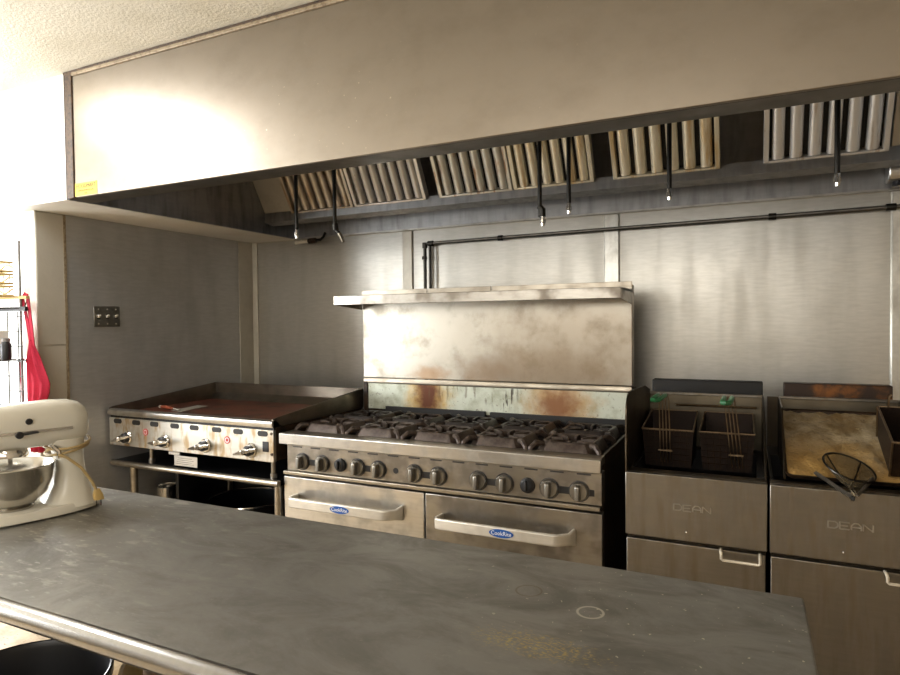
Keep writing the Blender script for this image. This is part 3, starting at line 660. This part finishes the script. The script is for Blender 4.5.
# ------------------------------------------------------------------ fryers
def letters(m, x, y, z, w, h):
    lw = w / 4.6; g = lw * 1.2; r = .0022
    S = {'D': [[(0, 0), (0, 1), (.72, 1), (1, .72), (1, .28), (.72, 0), (0, 0)]],
         'E': [[(1, 1), (0, 1), (0, 0), (1, 0)], [(0, .5), (.85, .5)]],
         'A': [[(0, 0), (0, .6), (.3, 1), (.7, 1), (1, .6), (1, 0)], [(0, .4), (1, .4)]],
         'N': [[(0, 0), (0, 1), (1, 0), (1, 1)]]}
    for i, ch in enumerate('DEAN'):
        for st_ in S[ch]:
            P = [(x + i * g + a * lw, y, z + b * h) for a, b in st_]
            for p, q in zip(P, P[1:]): m.tube([p, q], r, 6)
def fryer(x0, label, inset, flue_mat, fx0, fx1):
    w = .465; x1 = x0 + w
    t = thing('deep_fryer', label, 'deep fryer', (x0 + w / 2, 0, 0), 'pair of floor-standing deep fryers')
    B(x0 + .004, x1 - .004, .035, .12, .1, .86).build('front_frame', 'fryer_side', t)
    for xx in (x0 + .004, x1 - .007): B(xx, xx + .003, .12, .75, .1, .895).build('side_panel', 'fryer_side', t)
    B(x0 + .008, x1 - .008, .74, .75, .1, 1.11).build('rear_panel', 'fryer_side', t)
    hp = B(x0, x1, 0, .034, .668, .897).build('header_panel', 'fryer_steel', t, .003)
    m = MB(); letters(m, x0 + .168, -.0005, .776, .122, .022); m.build('lettering', 'steel_light', hp)
    MB().lathe([(0, .001), (.004, .001), (.003, -.002), (0, -.003)], (x0 + .21, 0, .70), 'y', 10).build('rivet', 'chrome', hp)
    dr = B(x0 + .003, x1 - .006, .004, .034, .13, .655).build('door', 'fryer_steel', t, .003)
    hx = x0 + .322
    MB().tube([(hx, .004, .656), (hx, -.02, .656), (hx + .002, -.026, .648), (hx + .002, -.026, .634), (hx + .006, -.026, .629), (hx + .117, -.026, .629), (hx + .121, -.026, .633), (hx + .121, -.026, .650), (hx + .121, -.02, .656), (hx + .121, .004, .656)], .0048, 8).build('handle', 'white_metal', dr)
    for xx in (x0 + .06, x1 - .06):
        for yy in (.07, .7): MB().lathe([(0, 0), (.02, 0), (.02, .1), (0, .1)], (xx, yy, 0), 'z', 12).build('leg', 'steel_dark', t)
    # top deck: front ledge falling into the tank
    MB().prism([(.0345, .897), (.05, .899), (.10, .893), (.115, .87), (.115, .86), (.0345, .86)], 'x', x0, x1).build('front_ledge', 'fryer_side', t, .002)
    gx = x0 + inset
    B(x0 + .0075, x1 - .0075, .125, .735, .55, .56).build('tank_floor', 'black', t)
    B(x0 + .0075, x0 + .014, .116, .735, .80, .892).build('tank_side', 'black', t); B(x1 - .03, x1 - .0075, .116, .735, .80, .892).build('tank_side', 'black', t)
    B(x0 + .014, x1 - .03, .55, .735, .80, .892).build('tank_back', 'black', t)
    B(x0 + .0145, x1 - .031, .121, .549, .80, .805).build('frying_oil', 'oil', t)
    prof = [(.0, .897), (.0, 1.10)] + arc((.085, 1.10), .085, 180, 95, 8, lambda u, v: (u, v)) + [(.45, 1.17), (.6, 1.14), (.6, .897)]
    if inset < .01:
        MB().prism(prof, 'x', gx, gx + .006).build('side_splash', 'fryer_side', t, .001)
    else:
        MB().prism([(.10, .897), (.30, 1.12), (.6, 1.128), (.6, .897)], 'x', gx, gx + .006).build('side_splash', 'fryer_side', t, .001)
    MB().prism([(.06, .897), (.20, 1.05), (.5, 1.13), (.6, 1.13), (.6, .897)], 'x', x1 - .007, x1 - .001).build('side_splash', 'fryer_side', t, .001)
    bk = B(gx + .006, x1 - .007, .594, .6, .895, 1.128).build('back_splash', 'splash_back', t, .002)
    B(gx + .006, x1 - .001, .582, .6, 1.12, 1.131).build('splash_hem', 'fryer_steel', t, .002)
    MB().tube([(x0 + .12, .592, 1.075), (x0 + .12, .57, 1.078), (x1 - .03, .57, 1.078), (x1 - .03, .592, 1.075)], .005, 8).build('basket_hanger', 'wire', t)
    B(fx0, fx1, .68, .75, 1.10, 1.176).build('flue', flue_mat, t, .004)
    return t
fryer(1.618, 'deep fryer beside the range with two green-handled baskets hanging in it', .0, 'black', 1.622, 2.08)
fryer(2.090, 'deep fryer at the right edge with a grease-caked pan lying over its tank', .045, 'flue_rust', 2.16, 2.545)

def basket(cx, label, lean, loc_y=(.285, .545), w=.194, rot=0.):
    y0, y1 = loc_y; zf, zb, d = 1.012, 1.055, .15
    t = thing('fryer_basket', label, 'fryer basket', (cx, (y0 + y1) / 2, zf - d), 'fryer baskets')
    h = w / 2
    top = [Vector((cx - h, y0, zf)), Vector((cx + h, y0, zf)), Vector((cx + h - .004, y1, zb)), Vector((cx - h + .004, y1, zb))]
    bot = [Vector((cx - h + .01, y0 + .02, zf - d)), Vector((cx + h - .01, y0 + .02, zf - d)), Vector((cx + h - .01, y1 - .01, zf - d + .012)), Vector((cx - h + .01, y1 - .01, zf - d + .012))]
    m = MB(); c = sum(top, Vector()) / 4
    inn = lambda ps, zz: [p + (Vector((c.x, c.y, p.z)) - p).normalized() * .004 + Vector((0, 0, zz)) for p in ps]
    m.loft([bot, top, inn(top, 0), inn(bot, .004)])
    m.build('mesh_body', 'basket', t)
    MB().tube(top, .0042, 8, True).build('rim', 'wire', t)
    m = MB()
    for k in range(1, 8):
        f = k / 8
        m.tube([top[0].lerp(top[1], f) + Vector((0, -.002, 0)), bot[0].lerp(bot[1], f) + Vector((0, -.002, 0))], .001, 5)
    for k in range(1, 6):
        f = k / 6
        m.tube([top[0].lerp(bot[0], f) + Vector((0, -.003, 0)), top[1].lerp(bot[1], f) + Vector((0, -.003, 0))], .001, 5)
    m.build('wire_lattice', 'dark_brown', t)
    return t, top
def basket_handle(t, cx, dx, yaw_):
    y0 = .285
    hd = MB()
    pts = []
    for k in range(4):
        o = (k - 1.5) * .0125
        hd.tube([(cx + o * 1.0 + dx * .95, y0 + .012, .88), (cx + o + dx * .7, y0 - .006, .93), (cx + o + dx * .35, y0 - .008, 1.01), (cx + o * .95 - dx * .2, y0 - .012, 1.135), (cx + o * .9 - dx * .3, y0 - .022, 1.152), (cx + o * .9 - dx * .3 + yaw_ * .03, y0 - .05, 1.158)], .0022, 6)
    hd.box(cx - .026 + dx * .72, cx + .026 + dx * .72, y0 - .012, y0 - .004, .928, .934)
    h = hd.build('handle', 'wire', t)
    for s_ in (-1, 1):
        a = Vector((cx - dx * .3 + s_ * .013 + yaw_ * .02, y0 - .04, 1.157)); b = a + Vector((yaw_ * .11, -.115, -.008))
        MB().tube([a, a.lerp(b, .1), a.lerp(b, .9), b], [.006, .0085, .0085, .005], 10).build('grip', 'green', h)
    a = Vector((cx - dx * .3 + yaw_ * .13, y0 - .155, 1.149))
    MB().tube([a + Vector((-.013, 0, 0)), a + Vector((0, -.012, .0)), a + Vector((.013, 0, 0))], .0085, 10).build('grip', 'green', h)
b1_, _ = basket(1.733, 'dark mesh fryer basket with green handle, hanging left in the fryer beside the range', 0); basket_handle(b1_, 1.722, .005, -.1)
b2_, _ = basket(1.949, 'dark mesh fryer basket with green handle, hanging right in the fryer beside the range', 1); basket_handle(b2_, 1.965, .024, -.05)

# grease-caked pan over the right fryer
ang = math.atan2(1.085 - .905, .45)
PM = Matrix.Translation((2.335, .33, .99)) @ Matrix.Rotation(ang, 4, 'X')
pn = thing('sheet_pan', 'sheet pan caked with golden-brown grease leaning over the tank of the right fryer', 'sheet pan', (2.335, .33, .99))
out = rrect(-.197, .197, -.246, .222, .028); inr = rrect(-.189, .189, -.238, .214, .022)
m = MB(PM); m.loft([[(x, y, 0.) for x, y in inr], [(x, y, .014) for x, y in out], [(x, y, .016) for x, y in out], [(x, y, .0145) for x, y in inr]], True, False)
m.build('pan_rim', 'dark_brown', pn, 0)
m = MB(PM); n = 26; rings = []
rng = random.Random(3)
for j in range(n + 1):
    y = -.236 + .447 * j / n; rings.append([(-.187 + .374 * i / n, y, .005 + .009 * rng.random() + .003 * math.sin(i * .9 + j * .5)) for i in range(n + 1)])
m.loft(rings, False, False); m.build('grease_layer', 'pan', pn, 0, 60)
MB(PM).prism(inr, 'z', -.002, .002).build('pan_base', 'steel_dark', pn)

# third basket lying on the pan at the right edge
BM_ = PM @ Matrix.Translation((.165, -.075, .017))
bk3 = thing('fryer_basket', 'small fryer basket lying on the greasy pan at the right edge', 'fryer basket', tuple(BM_.translation), 'fryer baskets')
m = MB(BM_); o_ = [(-.06, -.15, .14), (.06, -.15, .14), (.06, .12, .12), (-.06, .12, .12)]; i_ = [(-.055, -.13, .0), (.055, -.13, .0), (.055, .11, .0), (-.055, .11, .0)]
sh = lambda ps, k: [(x * k, y * k, z + .003) for x, y, z in ps]
m.loft([i_, o_, sh(o_, .95), sh(i_, .95)]); m.build('mesh_body', 'basket', bk3)
MB(BM_).tube(o_, .004, 8, True).build('rim', 'wire', bk3)
for a, b in zip(o_, i_): MB(BM_).tube([(a[0] * 1.02, a[1] * 1.02, a[2]), (b[0] * 1.05, b[1] * 1.03, b[2] + .003)], .0035, 6).build('corner_wire', 'wire', bk3)
MB(BM_).tube([(-.03, .12, .12), (-.03, .125, .16), (-.022, .13, .165)], .004, 6).build('hook', 'wire', bk3)

# wire strainer
sk = thing('strainer', 'conical wire mesh strainer with steel struts resting on the front lip of the right fryer', 'strainer', (2.33, .06, .95))
cc = Vector((2.326, .10, .955)); rimp = []
ux = Vector((2.398, .085, .925)) - Vector((2.252, .105, .972)); ux = ux / 2
uy = Vector((.01, .075, .022))
for k in range(40):
    a = 2 * PI * k / 40; rimp.append(cc + ux * math.cos(a) + uy * math.sin(a))
MB().tube(rimp, .0035, 6, True).build('rim', 'pipe', sk)
apex = Vector((2.322, .035, .902))
t_ = NT('strainer_mesh'); tr = t_.n.new('ShaderNodeBsdfTransparent'); pr = t_.n.new('ShaderNodeBsdfPrincipled'); pr.inputs['Base Color'].default_value = rgb(120, 108, 84); pr.inputs['Metallic'].default_value = .7; pr.inputs['Roughness'].default_value = .4
mx = t_.n.new('ShaderNodeMixShader'); mx.inputs[0].default_value = .6; t_.l.new(tr.outputs[0], mx.inputs[1]); t_.l.new(pr.outputs[0], mx.inputs[2]); t_.l.new(mx.outputs[0], t_.out.inputs[0])
M['strainer'] = t_.m
bowl = [[p.lerp(apex, f) + Vector((0, 0, -.012 * math.sin(f * PI))) for p in rimp] for f in (0, .25, .5, .75, .97)]
MB().loft(bowl, True, False).build('mesh_cone', 'strainer', sk)
for k in (7, 17): MB().tube([rimp[k], rimp[k].lerp(apex, .5) + Vector((0, 0, -.008)), apex], .0025, 6).build('rib', 'pipe', sk)
tip = Vector((2.318, -.042, .889))
MB().tube([Vector((2.230, .10, .928)), tip], [.008, .0075], 4).build('strut', 'steel', sk); MB().tube([Vector((2.392, .095, .925)), tip + Vector((.014, .008, .006))], [.006, .005], 6).build('strut', 'steel', sk)
for o in (-.004, .008): MB().tube([apex + Vector((o, 0, 0)), tip + Vector((.012 + o * .6, .006, .004))], .0022, 6).build('strut_wire', 'chrome', sk)
MB().cyl(tip + Vector((-.002, -.002, 0)), tip + Vector((.006, -.005, -.002)), .008, n=8).build('strut_end', 'black', sk)

# ------------------------------------------------------------------ work table in the foreground
wt = thing('work_table', 'long steel work table with rolled front edge in the foreground', 'work table', (.7, -1.26, 0))
tx0, tx1, ty0, ty1 = -.75, 2.126, -1.597, -.931
B(tx0, tx1, ty0 + .004, ty1, .868, .9).build('tabletop', 'island', wt, .004) if 0 else None
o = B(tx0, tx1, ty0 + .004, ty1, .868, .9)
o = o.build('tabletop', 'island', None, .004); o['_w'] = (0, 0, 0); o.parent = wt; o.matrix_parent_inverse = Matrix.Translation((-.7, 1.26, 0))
MB().tube([(tx0, ty0, .880), (tx1, ty0, .880)], .0215, 20).build('rolled_edge', 'roll', wt)
for x in (-.60, 1.03, 2.03):
    for y in (-1.53, -1.0): MB().lathe([(0, 0), (.018, 0), (.018, .05), (.024, .06), (.024, .868), (0, .868)], (x, y, 0), 'z', 18).build('leg', 'brown_edge' if x == 1.03 else 'steel', wt)
B(-.6, 2.03, -1.02, -.98, .80, .85).build('brace', 'steel_dark', wt); B(-.6, 2.03, -1.51, -1.49, .80, .86).build('brace', 'steel_dark', wt) if 0 else None

bn = thing('trash_bin', 'round black trash bin half under the work table at lower left', 'trash bin', (.46, -1.47, 0))
MB().lathe([(0, 0), (.15, 0), (.165, .02), (.192, .60), (.2, .605), (.2, .62), (.192, .625), (.186, .61), (.16, .03), (0, .02)], (.49, -1.475, 0), 'z', 56).build('body', 'bin', bn)
MB().tube([(.49 + .196 * math.cos(2 * PI * k / 56), -1.475 + .196 * math.sin(2 * PI * k / 56), .622) for k in range(56)], .005, 8, True).build('rim', 'black_gloss', bn)
bu = thing('bucket', 'beige plastic bucket under the work table, right of the trash bin', 'bucket', (.725, -1.215, 0))
MB().lathe([(0, 0), (.11, 0), (.132, .58), (.14, .582), (.14, .60), (.13, .60), (.108, .015), (0, .01)], (.725, -1.215, 0), 'z', 40).build('body', 'bucket', bu)

# ------------------------------------------------------------------ stand mixer
U = Vector((math.cos(math.radians(72)), math.sin(math.radians(72)), 0)); Nn = Vector((U.y, -U.x, 0))
MC = Vector((.131, -1.224, .9))
MM = Matrix(((U.x, Nn.x, 0, MC.x), (U.y, Nn.y, 0, MC.y), (0, 0, 1, MC.z), (0, 0, 0, 1)))      # x = towards the mixer's back, y = its side that faces the camera
mx_ = thing('stand_mixer', 'cream tilt-head stand mixer with steel bowl on the left end of the work table', 'stand mixer', tuple(MC))
def sup(cx, cz, a, b, p=2.4, n=28, skew=0.):
    r = []
    for k in range(n):
        t = 2 * PI * k / n; c, s = math.cos(t), math.sin(t)
        r.append((a * math.copysign(abs(c) ** (2 / p), c), b * math.copysign(abs(s) ** (2 / p), s)))
    return r
# base plate
def plate(z, k):
    pts = []
    for i in range(48):
        t = 2 * PI * i / 48; c, s = math.cos(t), math.sin(t)
        x = .005 + .178 * k * math.copysign(abs(c) ** .75, c); w = (.098 - .012 * c) * k
        pts.append((x, w * math.copysign(abs(s) ** .8, s), z))
    return pts
MB(MM).loft([plate(.004, .97), plate(.0065, 1.), plate(.022, .99), plate(.03, .93)]).build('base', 'cream', mx_, 0, 50)
rings = []
for z, xc, a, b in ((.018, .095, .076, .088), (.04, .100, .062, .074), (.075, .106, .049, .062), (.12, .104, .038, .055), (.16, .102, .037, .052), (.19, .097, .043, .052), (.215, .092, .052, .053)):
    rings.append([(xc + x, y, z) for x, y in sup(0, 0, a, b, 2.6)])
MB(MM).loft(rings).build('pedestal', 'cream', mx_, 0, 60)
rings = []
for x, zc, a, b in ((-.205, .262, .010, .010), (-.203, .262, .03, .032), (-.19, .262, .042, .046), (-.15, .262, .052, .055), (-.09, .263, .058, .062), (-.02, .264, .061, .066), (.05, .265, .062, .068), (.10, .264, .061, .066), (.127, .262, .056, .060), (.144, .258, .045, .05), (.152, .254, .028, .034), (.154, .252, .008, .01)):
    rings.append([(x, y, zc + z) for y, z in sup(0, 0, a, b, 2.5)])
hd = MB(MM).loft(rings).build('head', 'cream', mx_, 0, 60)
rings = []
for x, a in ((-.175, .0495), (-.15, .0535), (-.09, .0592), (-.02, .062), (.06, .0628), (.10, .0618)):
    rings.append([(x, a, .246), (x, a + .0016, .247), (x, a + .0016, .254), (x, a, .255)])
MB(MM).loft(rings).build('trim_band', 'chrome', hd)
MB(MM).cyl((-.035, .061, .246), (-.035, .075, .246), .010, n=18).build('speed_lever', 'black_plastic', hd, .002)
MB(MM).cyl((-.035, .07, .246), (.01, .074, .250), .003, n=8).build('lever_arm', 'black_plastic', hd)
MB(MM).cyl((-.01, .060, .281), (-.01, .066, .281), .009, n=18).build('lock_knob', 'black_plastic', hd, .002)
MB(MM).cyl((-.135, .052, .24), (-.135, .062, .24), .010, n=18).build('attachment_knob', 'black_plastic', hd, .002)
MB(MM).lathe([(0, .205), (.03, .205), (.04, .2), (.045, .188), (.045, .18), (.02, .176), (0, .176)][::-1], (-.045, 0, 0), 'z', 28).build('planetary_hub', 'chrome', mx_)
MB(MM).cyl((-.045, .0, .18), (-.045, .0, .11), .006).build('beater_shaft', 'chrome', mx_)
bw = MB(MM).lathe([(0, .028), (.055, .028), (.056, .036), (.048, .040), (.062, .045), (.088, .070), (.102, .11), (.107, .15), (.1105, .153), (.108, .1555), (.104, .152), (.098, .11), (.084, .075), (.05, .048), (0, .046)], (-.045, 0, 0), 'z', 56).build('bowl', 'bowl', mx_, 0, 50)
MB(MM).tube([(.05, .05, .20), (.062, .058, .185), (.066, .06, .165)], .007, 8).build('bowl_latch', 'chrome', mx_)
# cord bundled round the neck, plug hanging down the side
cpts = []
for k in range(2):
    loop = [(.099 + (.056 + .004 * k) * math.cos(2 * PI * i / 24), (.066 + .004 * k) * math.sin(2 * PI * i / 24), .182 + .02 * k + .012 * math.cos(2 * PI * i / 24 + k)) for i in range(24)]
    MB(MM).tube(loop, .004, 8, True).build('cord_loop', 'cord', mx_)
MB(MM).tube([(.06, .062, .175), (.08, .072, .165), (.115, .078, .13), (.14, .088, .085), (.148, .092, .062)], .0042, 8).build('power_cord', 'cord', mx_)
pl = MB(MM).loft([[(x + .0, .092 + y, .065) for x, y in sup(0, 0, .007, .006)], [(x + .151, .092 + y, .062) for x, y in sup(0, 0, .008, .007)], [(x + .153, .093 + y, .045) for x, y in sup(0, 0, .014, .009, 3)], [(x + .156, .093 + y, .03) for x, y in sup(0, 0, .014, .009, 3)]][1:]).build('plug', 'plug', mx_)
for k in (-.006, .006): MB(MM).box(.155 + k - .0008, .155 + k + .0008, .09, .096, .012, .031).build('prong', 'pipe', pl)

# ------------------------------------------------------------------ wire rack, its contents and the apron
ry0, ry1, rx0, rx1 = -.90, -.42, -2.0, -1.24
rk = thing('wire_rack', 'wire shelving rack against the bright window at the left edge', 'rack', (-1.62, -.66, 0))
RZ = (.3, 1.28, 1.535, 1.60)
for x in (rx0, rx1 - .035):
    for y in (ry0, ry1): MB().cyl((x, y, 0), (x, y, 1.88 if y == ry1 else 1.55), .0065, n=10).build('post', 'grey_pole', rk)
def wire_shelf(z, mat, name='wire_shelf'):
    m = MB()
    for y in (ry0, ry1): m.tube([(rx0, y, z), (rx1, y, z)], .004, 6)
    for k in range(14): x = rx0 + (rx1 - .03 - rx0) * k / 13; m.tube([(x, ry0, z + .004), (x, ry1, z + .004)], .0022, 5)
    return m.build(name, mat, rk)
for z in RZ[:3]: wire_shelf(z, 'pipe')
B(rx0, rx1 + .02, ry1 - .012, ry1 + .002, 1.527, 1.549).build('front_rail', 'black_plastic', rk)['label'] = 'thick black rail'
m = MB()
for k in range(9):
    x = rx1 - .035 - .088 * k; m.cyl((x, ry1 - .014, 1.525), (x, ry1 - .014, .85), .0028, n=6)
for k in range(9):
    z = 1.50 - .075 * k; m.cyl((rx0, ry1 - .014, z), (rx1 - .01, ry1 - .014, z), .0028, n=6)
m.build('grid_panel', 'pipe', rk)
wire_shelf(1.596, 'yellow_wood', 'top_shelf')
B(rx0, rx1 + .03, ry1 - .01, ry1 + .004, 1.588, 1.602).build('top_rail', 'yellow_wood', rk)
for k, (z, l) in enumerate(((1.605, 'lowest of the yellowed wire trays stacked on top of the rack'), (1.665, 'middle one of the yellowed wire trays stacked on top of the rack'), (1.725, 'topmost of the yellowed wire trays stacked on top of the rack'))):
    t = thing('wire_tray', l, 'tray', (-1.6, -.66, z), 'yellowed wire trays on the rack')
    m = MB(); x0, x1, y0, y1 = -1.92, -1.30, -.86, -.44
    for dz in (0., .045):
        m.tube([(x0, y0, z + dz), (x1, y0, z + dz), (x1, y1, z + dz), (x0, y1, z + dz)], .0045, 6, True)
    m.tube([(x0 + (x1 - x0) * i / 24, y1, z + .022 + .012 * math.sin(i * 1.1 + k)) for i in range(25)], .004, 6)
    m.tube([(x0 + (x1 - x0) * i / 24, y0, z + .022 + .012 * math.sin(i * 1.1 + k)) for i in range(25)], .004, 6)
    m.build('frame', 'yellow_wood', t)
    m = MB()
    for i in range(12): xx = x0 + (x1 - x0) * (i + .5) / 12; m.tube([(xx, y0, z + .045), (xx, y0, z), (xx, y1, z), (xx, y1, z + .045)], .0022, 5)
    m.build('wires', 'pipe', t)
bx = thing('carton', 'white carton with a red band on the wire rack', 'carton', (-1.38, -.48, 1.286))
B(-1.425, -1.335, -.51, -.445, 1.287, 1.43).build('box', 'paper', bx, .003); B(-1.424, -1.336, -.5102, -.509, 1.345, 1.375).build('band', 'red_print', bx)['label'] = 'red printed band'
jr = thing('jar', 'dark jar beside the carton on the wire rack', 'jar', (-1.30, -.48, 1.286))
MB().lathe([(0, 1.287), (.022, 1.287), (.024, 1.30), (.024, 1.36), (.016, 1.375), (0, 1.375)], (-1.30, -.48, 0), 'z', 20).build('body', 'black_plastic', jr); MB().lathe([(0, 1.375), (.019, 1.375), (.019, 1.392), (0, 1.392)], (-1.30, -.48, 0), 'z', 20).build('lid', 'grey_pole', jr)

ap = thing('apron', 'red cloth apron hanging by its neck strap from the wire rack', 'apron', (-1.12, -.39, 1.6))
rows = [(1.385, -1.150, -1.125), (1.34, -1.156, -1.108), (1.30, -1.160, -1.085), (1.25, -1.164, -1.058), (1.2, -1.167, -1.03), (1.165, -1.168, -1.012), (1.12, -1.168, -1.018), (1.07, -1.165, -1.045), (1.0, -1.16, -1.06), (.9, -1.16, -1.06), (.82, -1.15, -1.065)]
rings = []; nC = 15; AY = -.405
for j, (z, xl, xr) in enumerate(rows):
    rings.append([(xl - .085 + (xr - xl) * i / (nC - 1), AY + .012 * math.sin(i * 1.25 + z * 3) * min(1, j / 2) - .01 * math.sin(PI * i / (nC - 1)), z) for i in range(nC)])
o = MB().loft(rings, False, False).build('bib', 'apron', ap, 0, 80)
s_ = o.modifiers.new('cloth', 'SOLIDIFY'); s_.thickness = .004
def strap(pts, w=.011):
    r = []
    for i, p in enumerate(pts):
        a = Vector(pts[max(i - 1, 0)]); b = Vector(pts[min(i + 1, len(pts) - 1)]); d = (b - a).normalized(); n_ = Vector((d.z, 0, -d.x)) * w; q = Vector(p)
        e = Vector((0, .0022, 0)); r.append([q - n_ - e, q + n_ - e, q + n_ + e, q - n_ + e])
    return MB().loft(r)
strap([(-1.227, AY, 1.38), (-1.243, AY - .004, 1.48), (-1.265, AY - .006, 1.56), (-1.273, AY - .006, 1.595), (-1.260, AY - .004, 1.612), (-1.240, AY, 1.60)]).build('neck_strap', 'apron', ap)
strap([(-1.203, AY, 1.35), (-1.213, AY - .002, 1.45), (-1.227, AY - .002, 1.54), (-1.240, AY, 1.60)]).build('neck_strap', 'apron', ap)
strap([(-1.245, AY, 1.27), (-1.285, AY - .004, 1.285), (-1.310, AY - .004, 1.27), (-1.300, AY - .004, 1.15), (-1.295, AY - .004, .95)], .007).build('waist_tie', 'apron', ap)
MB().tube([(-1.250, -.419, 1.54), (-1.250, -.405, 1.575), (-1.250, -.398, 1.595), (-1.250, -.40, 1.615)], .003, 6).build('rack_hook', 'pipe', rk)

# ------------------------------------------------------------------ lamps
def ceiling_lamp(x, y, lx, ly, label):
    t = thing('ceiling_light', label, 'ceiling light', (x, y, ZC - .07), 'ceiling lights of the kitchen')
    B(x - lx / 2, x + lx / 2, y - ly / 2, y + ly / 2, ZC - .02, ZC - .001).build('housing', 'white_paint', t, .003)
    B(x - lx / 2 + .01, x + lx / 2 - .01, y - ly / 2 + .01, y + ly / 2 - .01, ZC - .085, ZC - .02).build('diffuser', 'fluor', t, .01)
ceiling_lamp(-1.02, -1.32, .3, .7, 'fluorescent light box on the ceiling above the left end of the work table')

def area(name, loc, rot, sx, sy_, e, col=(1, 1, 1)):
    l = bpy.data.lights.new(name, 'AREA'); l.shape = 'RECTANGLE'; l.size = sx; l.size_y = sy_; l.energy = e; l.color = col
    o = bpy.data.objects.new(name, l); COL.objects.link(o); o.location = loc; o.rotation_euler = rot
    return o
area('daylight_front_window', (XL - .25, (W1[0] + W1[1]) / 2, 1.55), (0, -PI / 2, 0), 1.7, 2.4, 270, (.95, .98, 1))
area('daylight_rear_window', (XL - .25, (W2[0] + W2[1]) / 2, 1.55), (0, -PI / 2, 0), 1.6, 1.35, 190, (.96, .985, 1))
area('daylight_dining_side', ((W3[0] + W3[1]) / 2, YF - .25, 2.06), (PI / 2, 0, 0), 4.5, .8, 56, (1, .95, .87))
area('rear_fill_light', (1.2, -3.6, ZC - .03), (0, 0, 0), 1.2, .6, 20, (1, .93, .82))  # added warm fill from behind the camera, no fixture there

w = bpy.data.worlds.new('daylight'); SC.world = w; w.use_nodes = True
bg = w.node_tree.nodes['Background']; bg.inputs[0].default_value = (1, .98, .95, 1); bg.inputs[1].default_value = 2.5

for o in bpy.data.objects:
    if '_w' in o: del o['_w']
vs = SC.view_settings
vs.view_transform = 'Standard'; vs.look = 'None'; vs.gamma = 1; vs.use_curve_mapping = False; vs.exposure = 0.0
SC.cycles.use_denoising = True
SC.cycles.max_bounces = 10; SC.cycles.diffuse_bounces = 5; SC.cycles.glossy_bounces = 5; SC.cycles.sample_clamp_indirect = 6
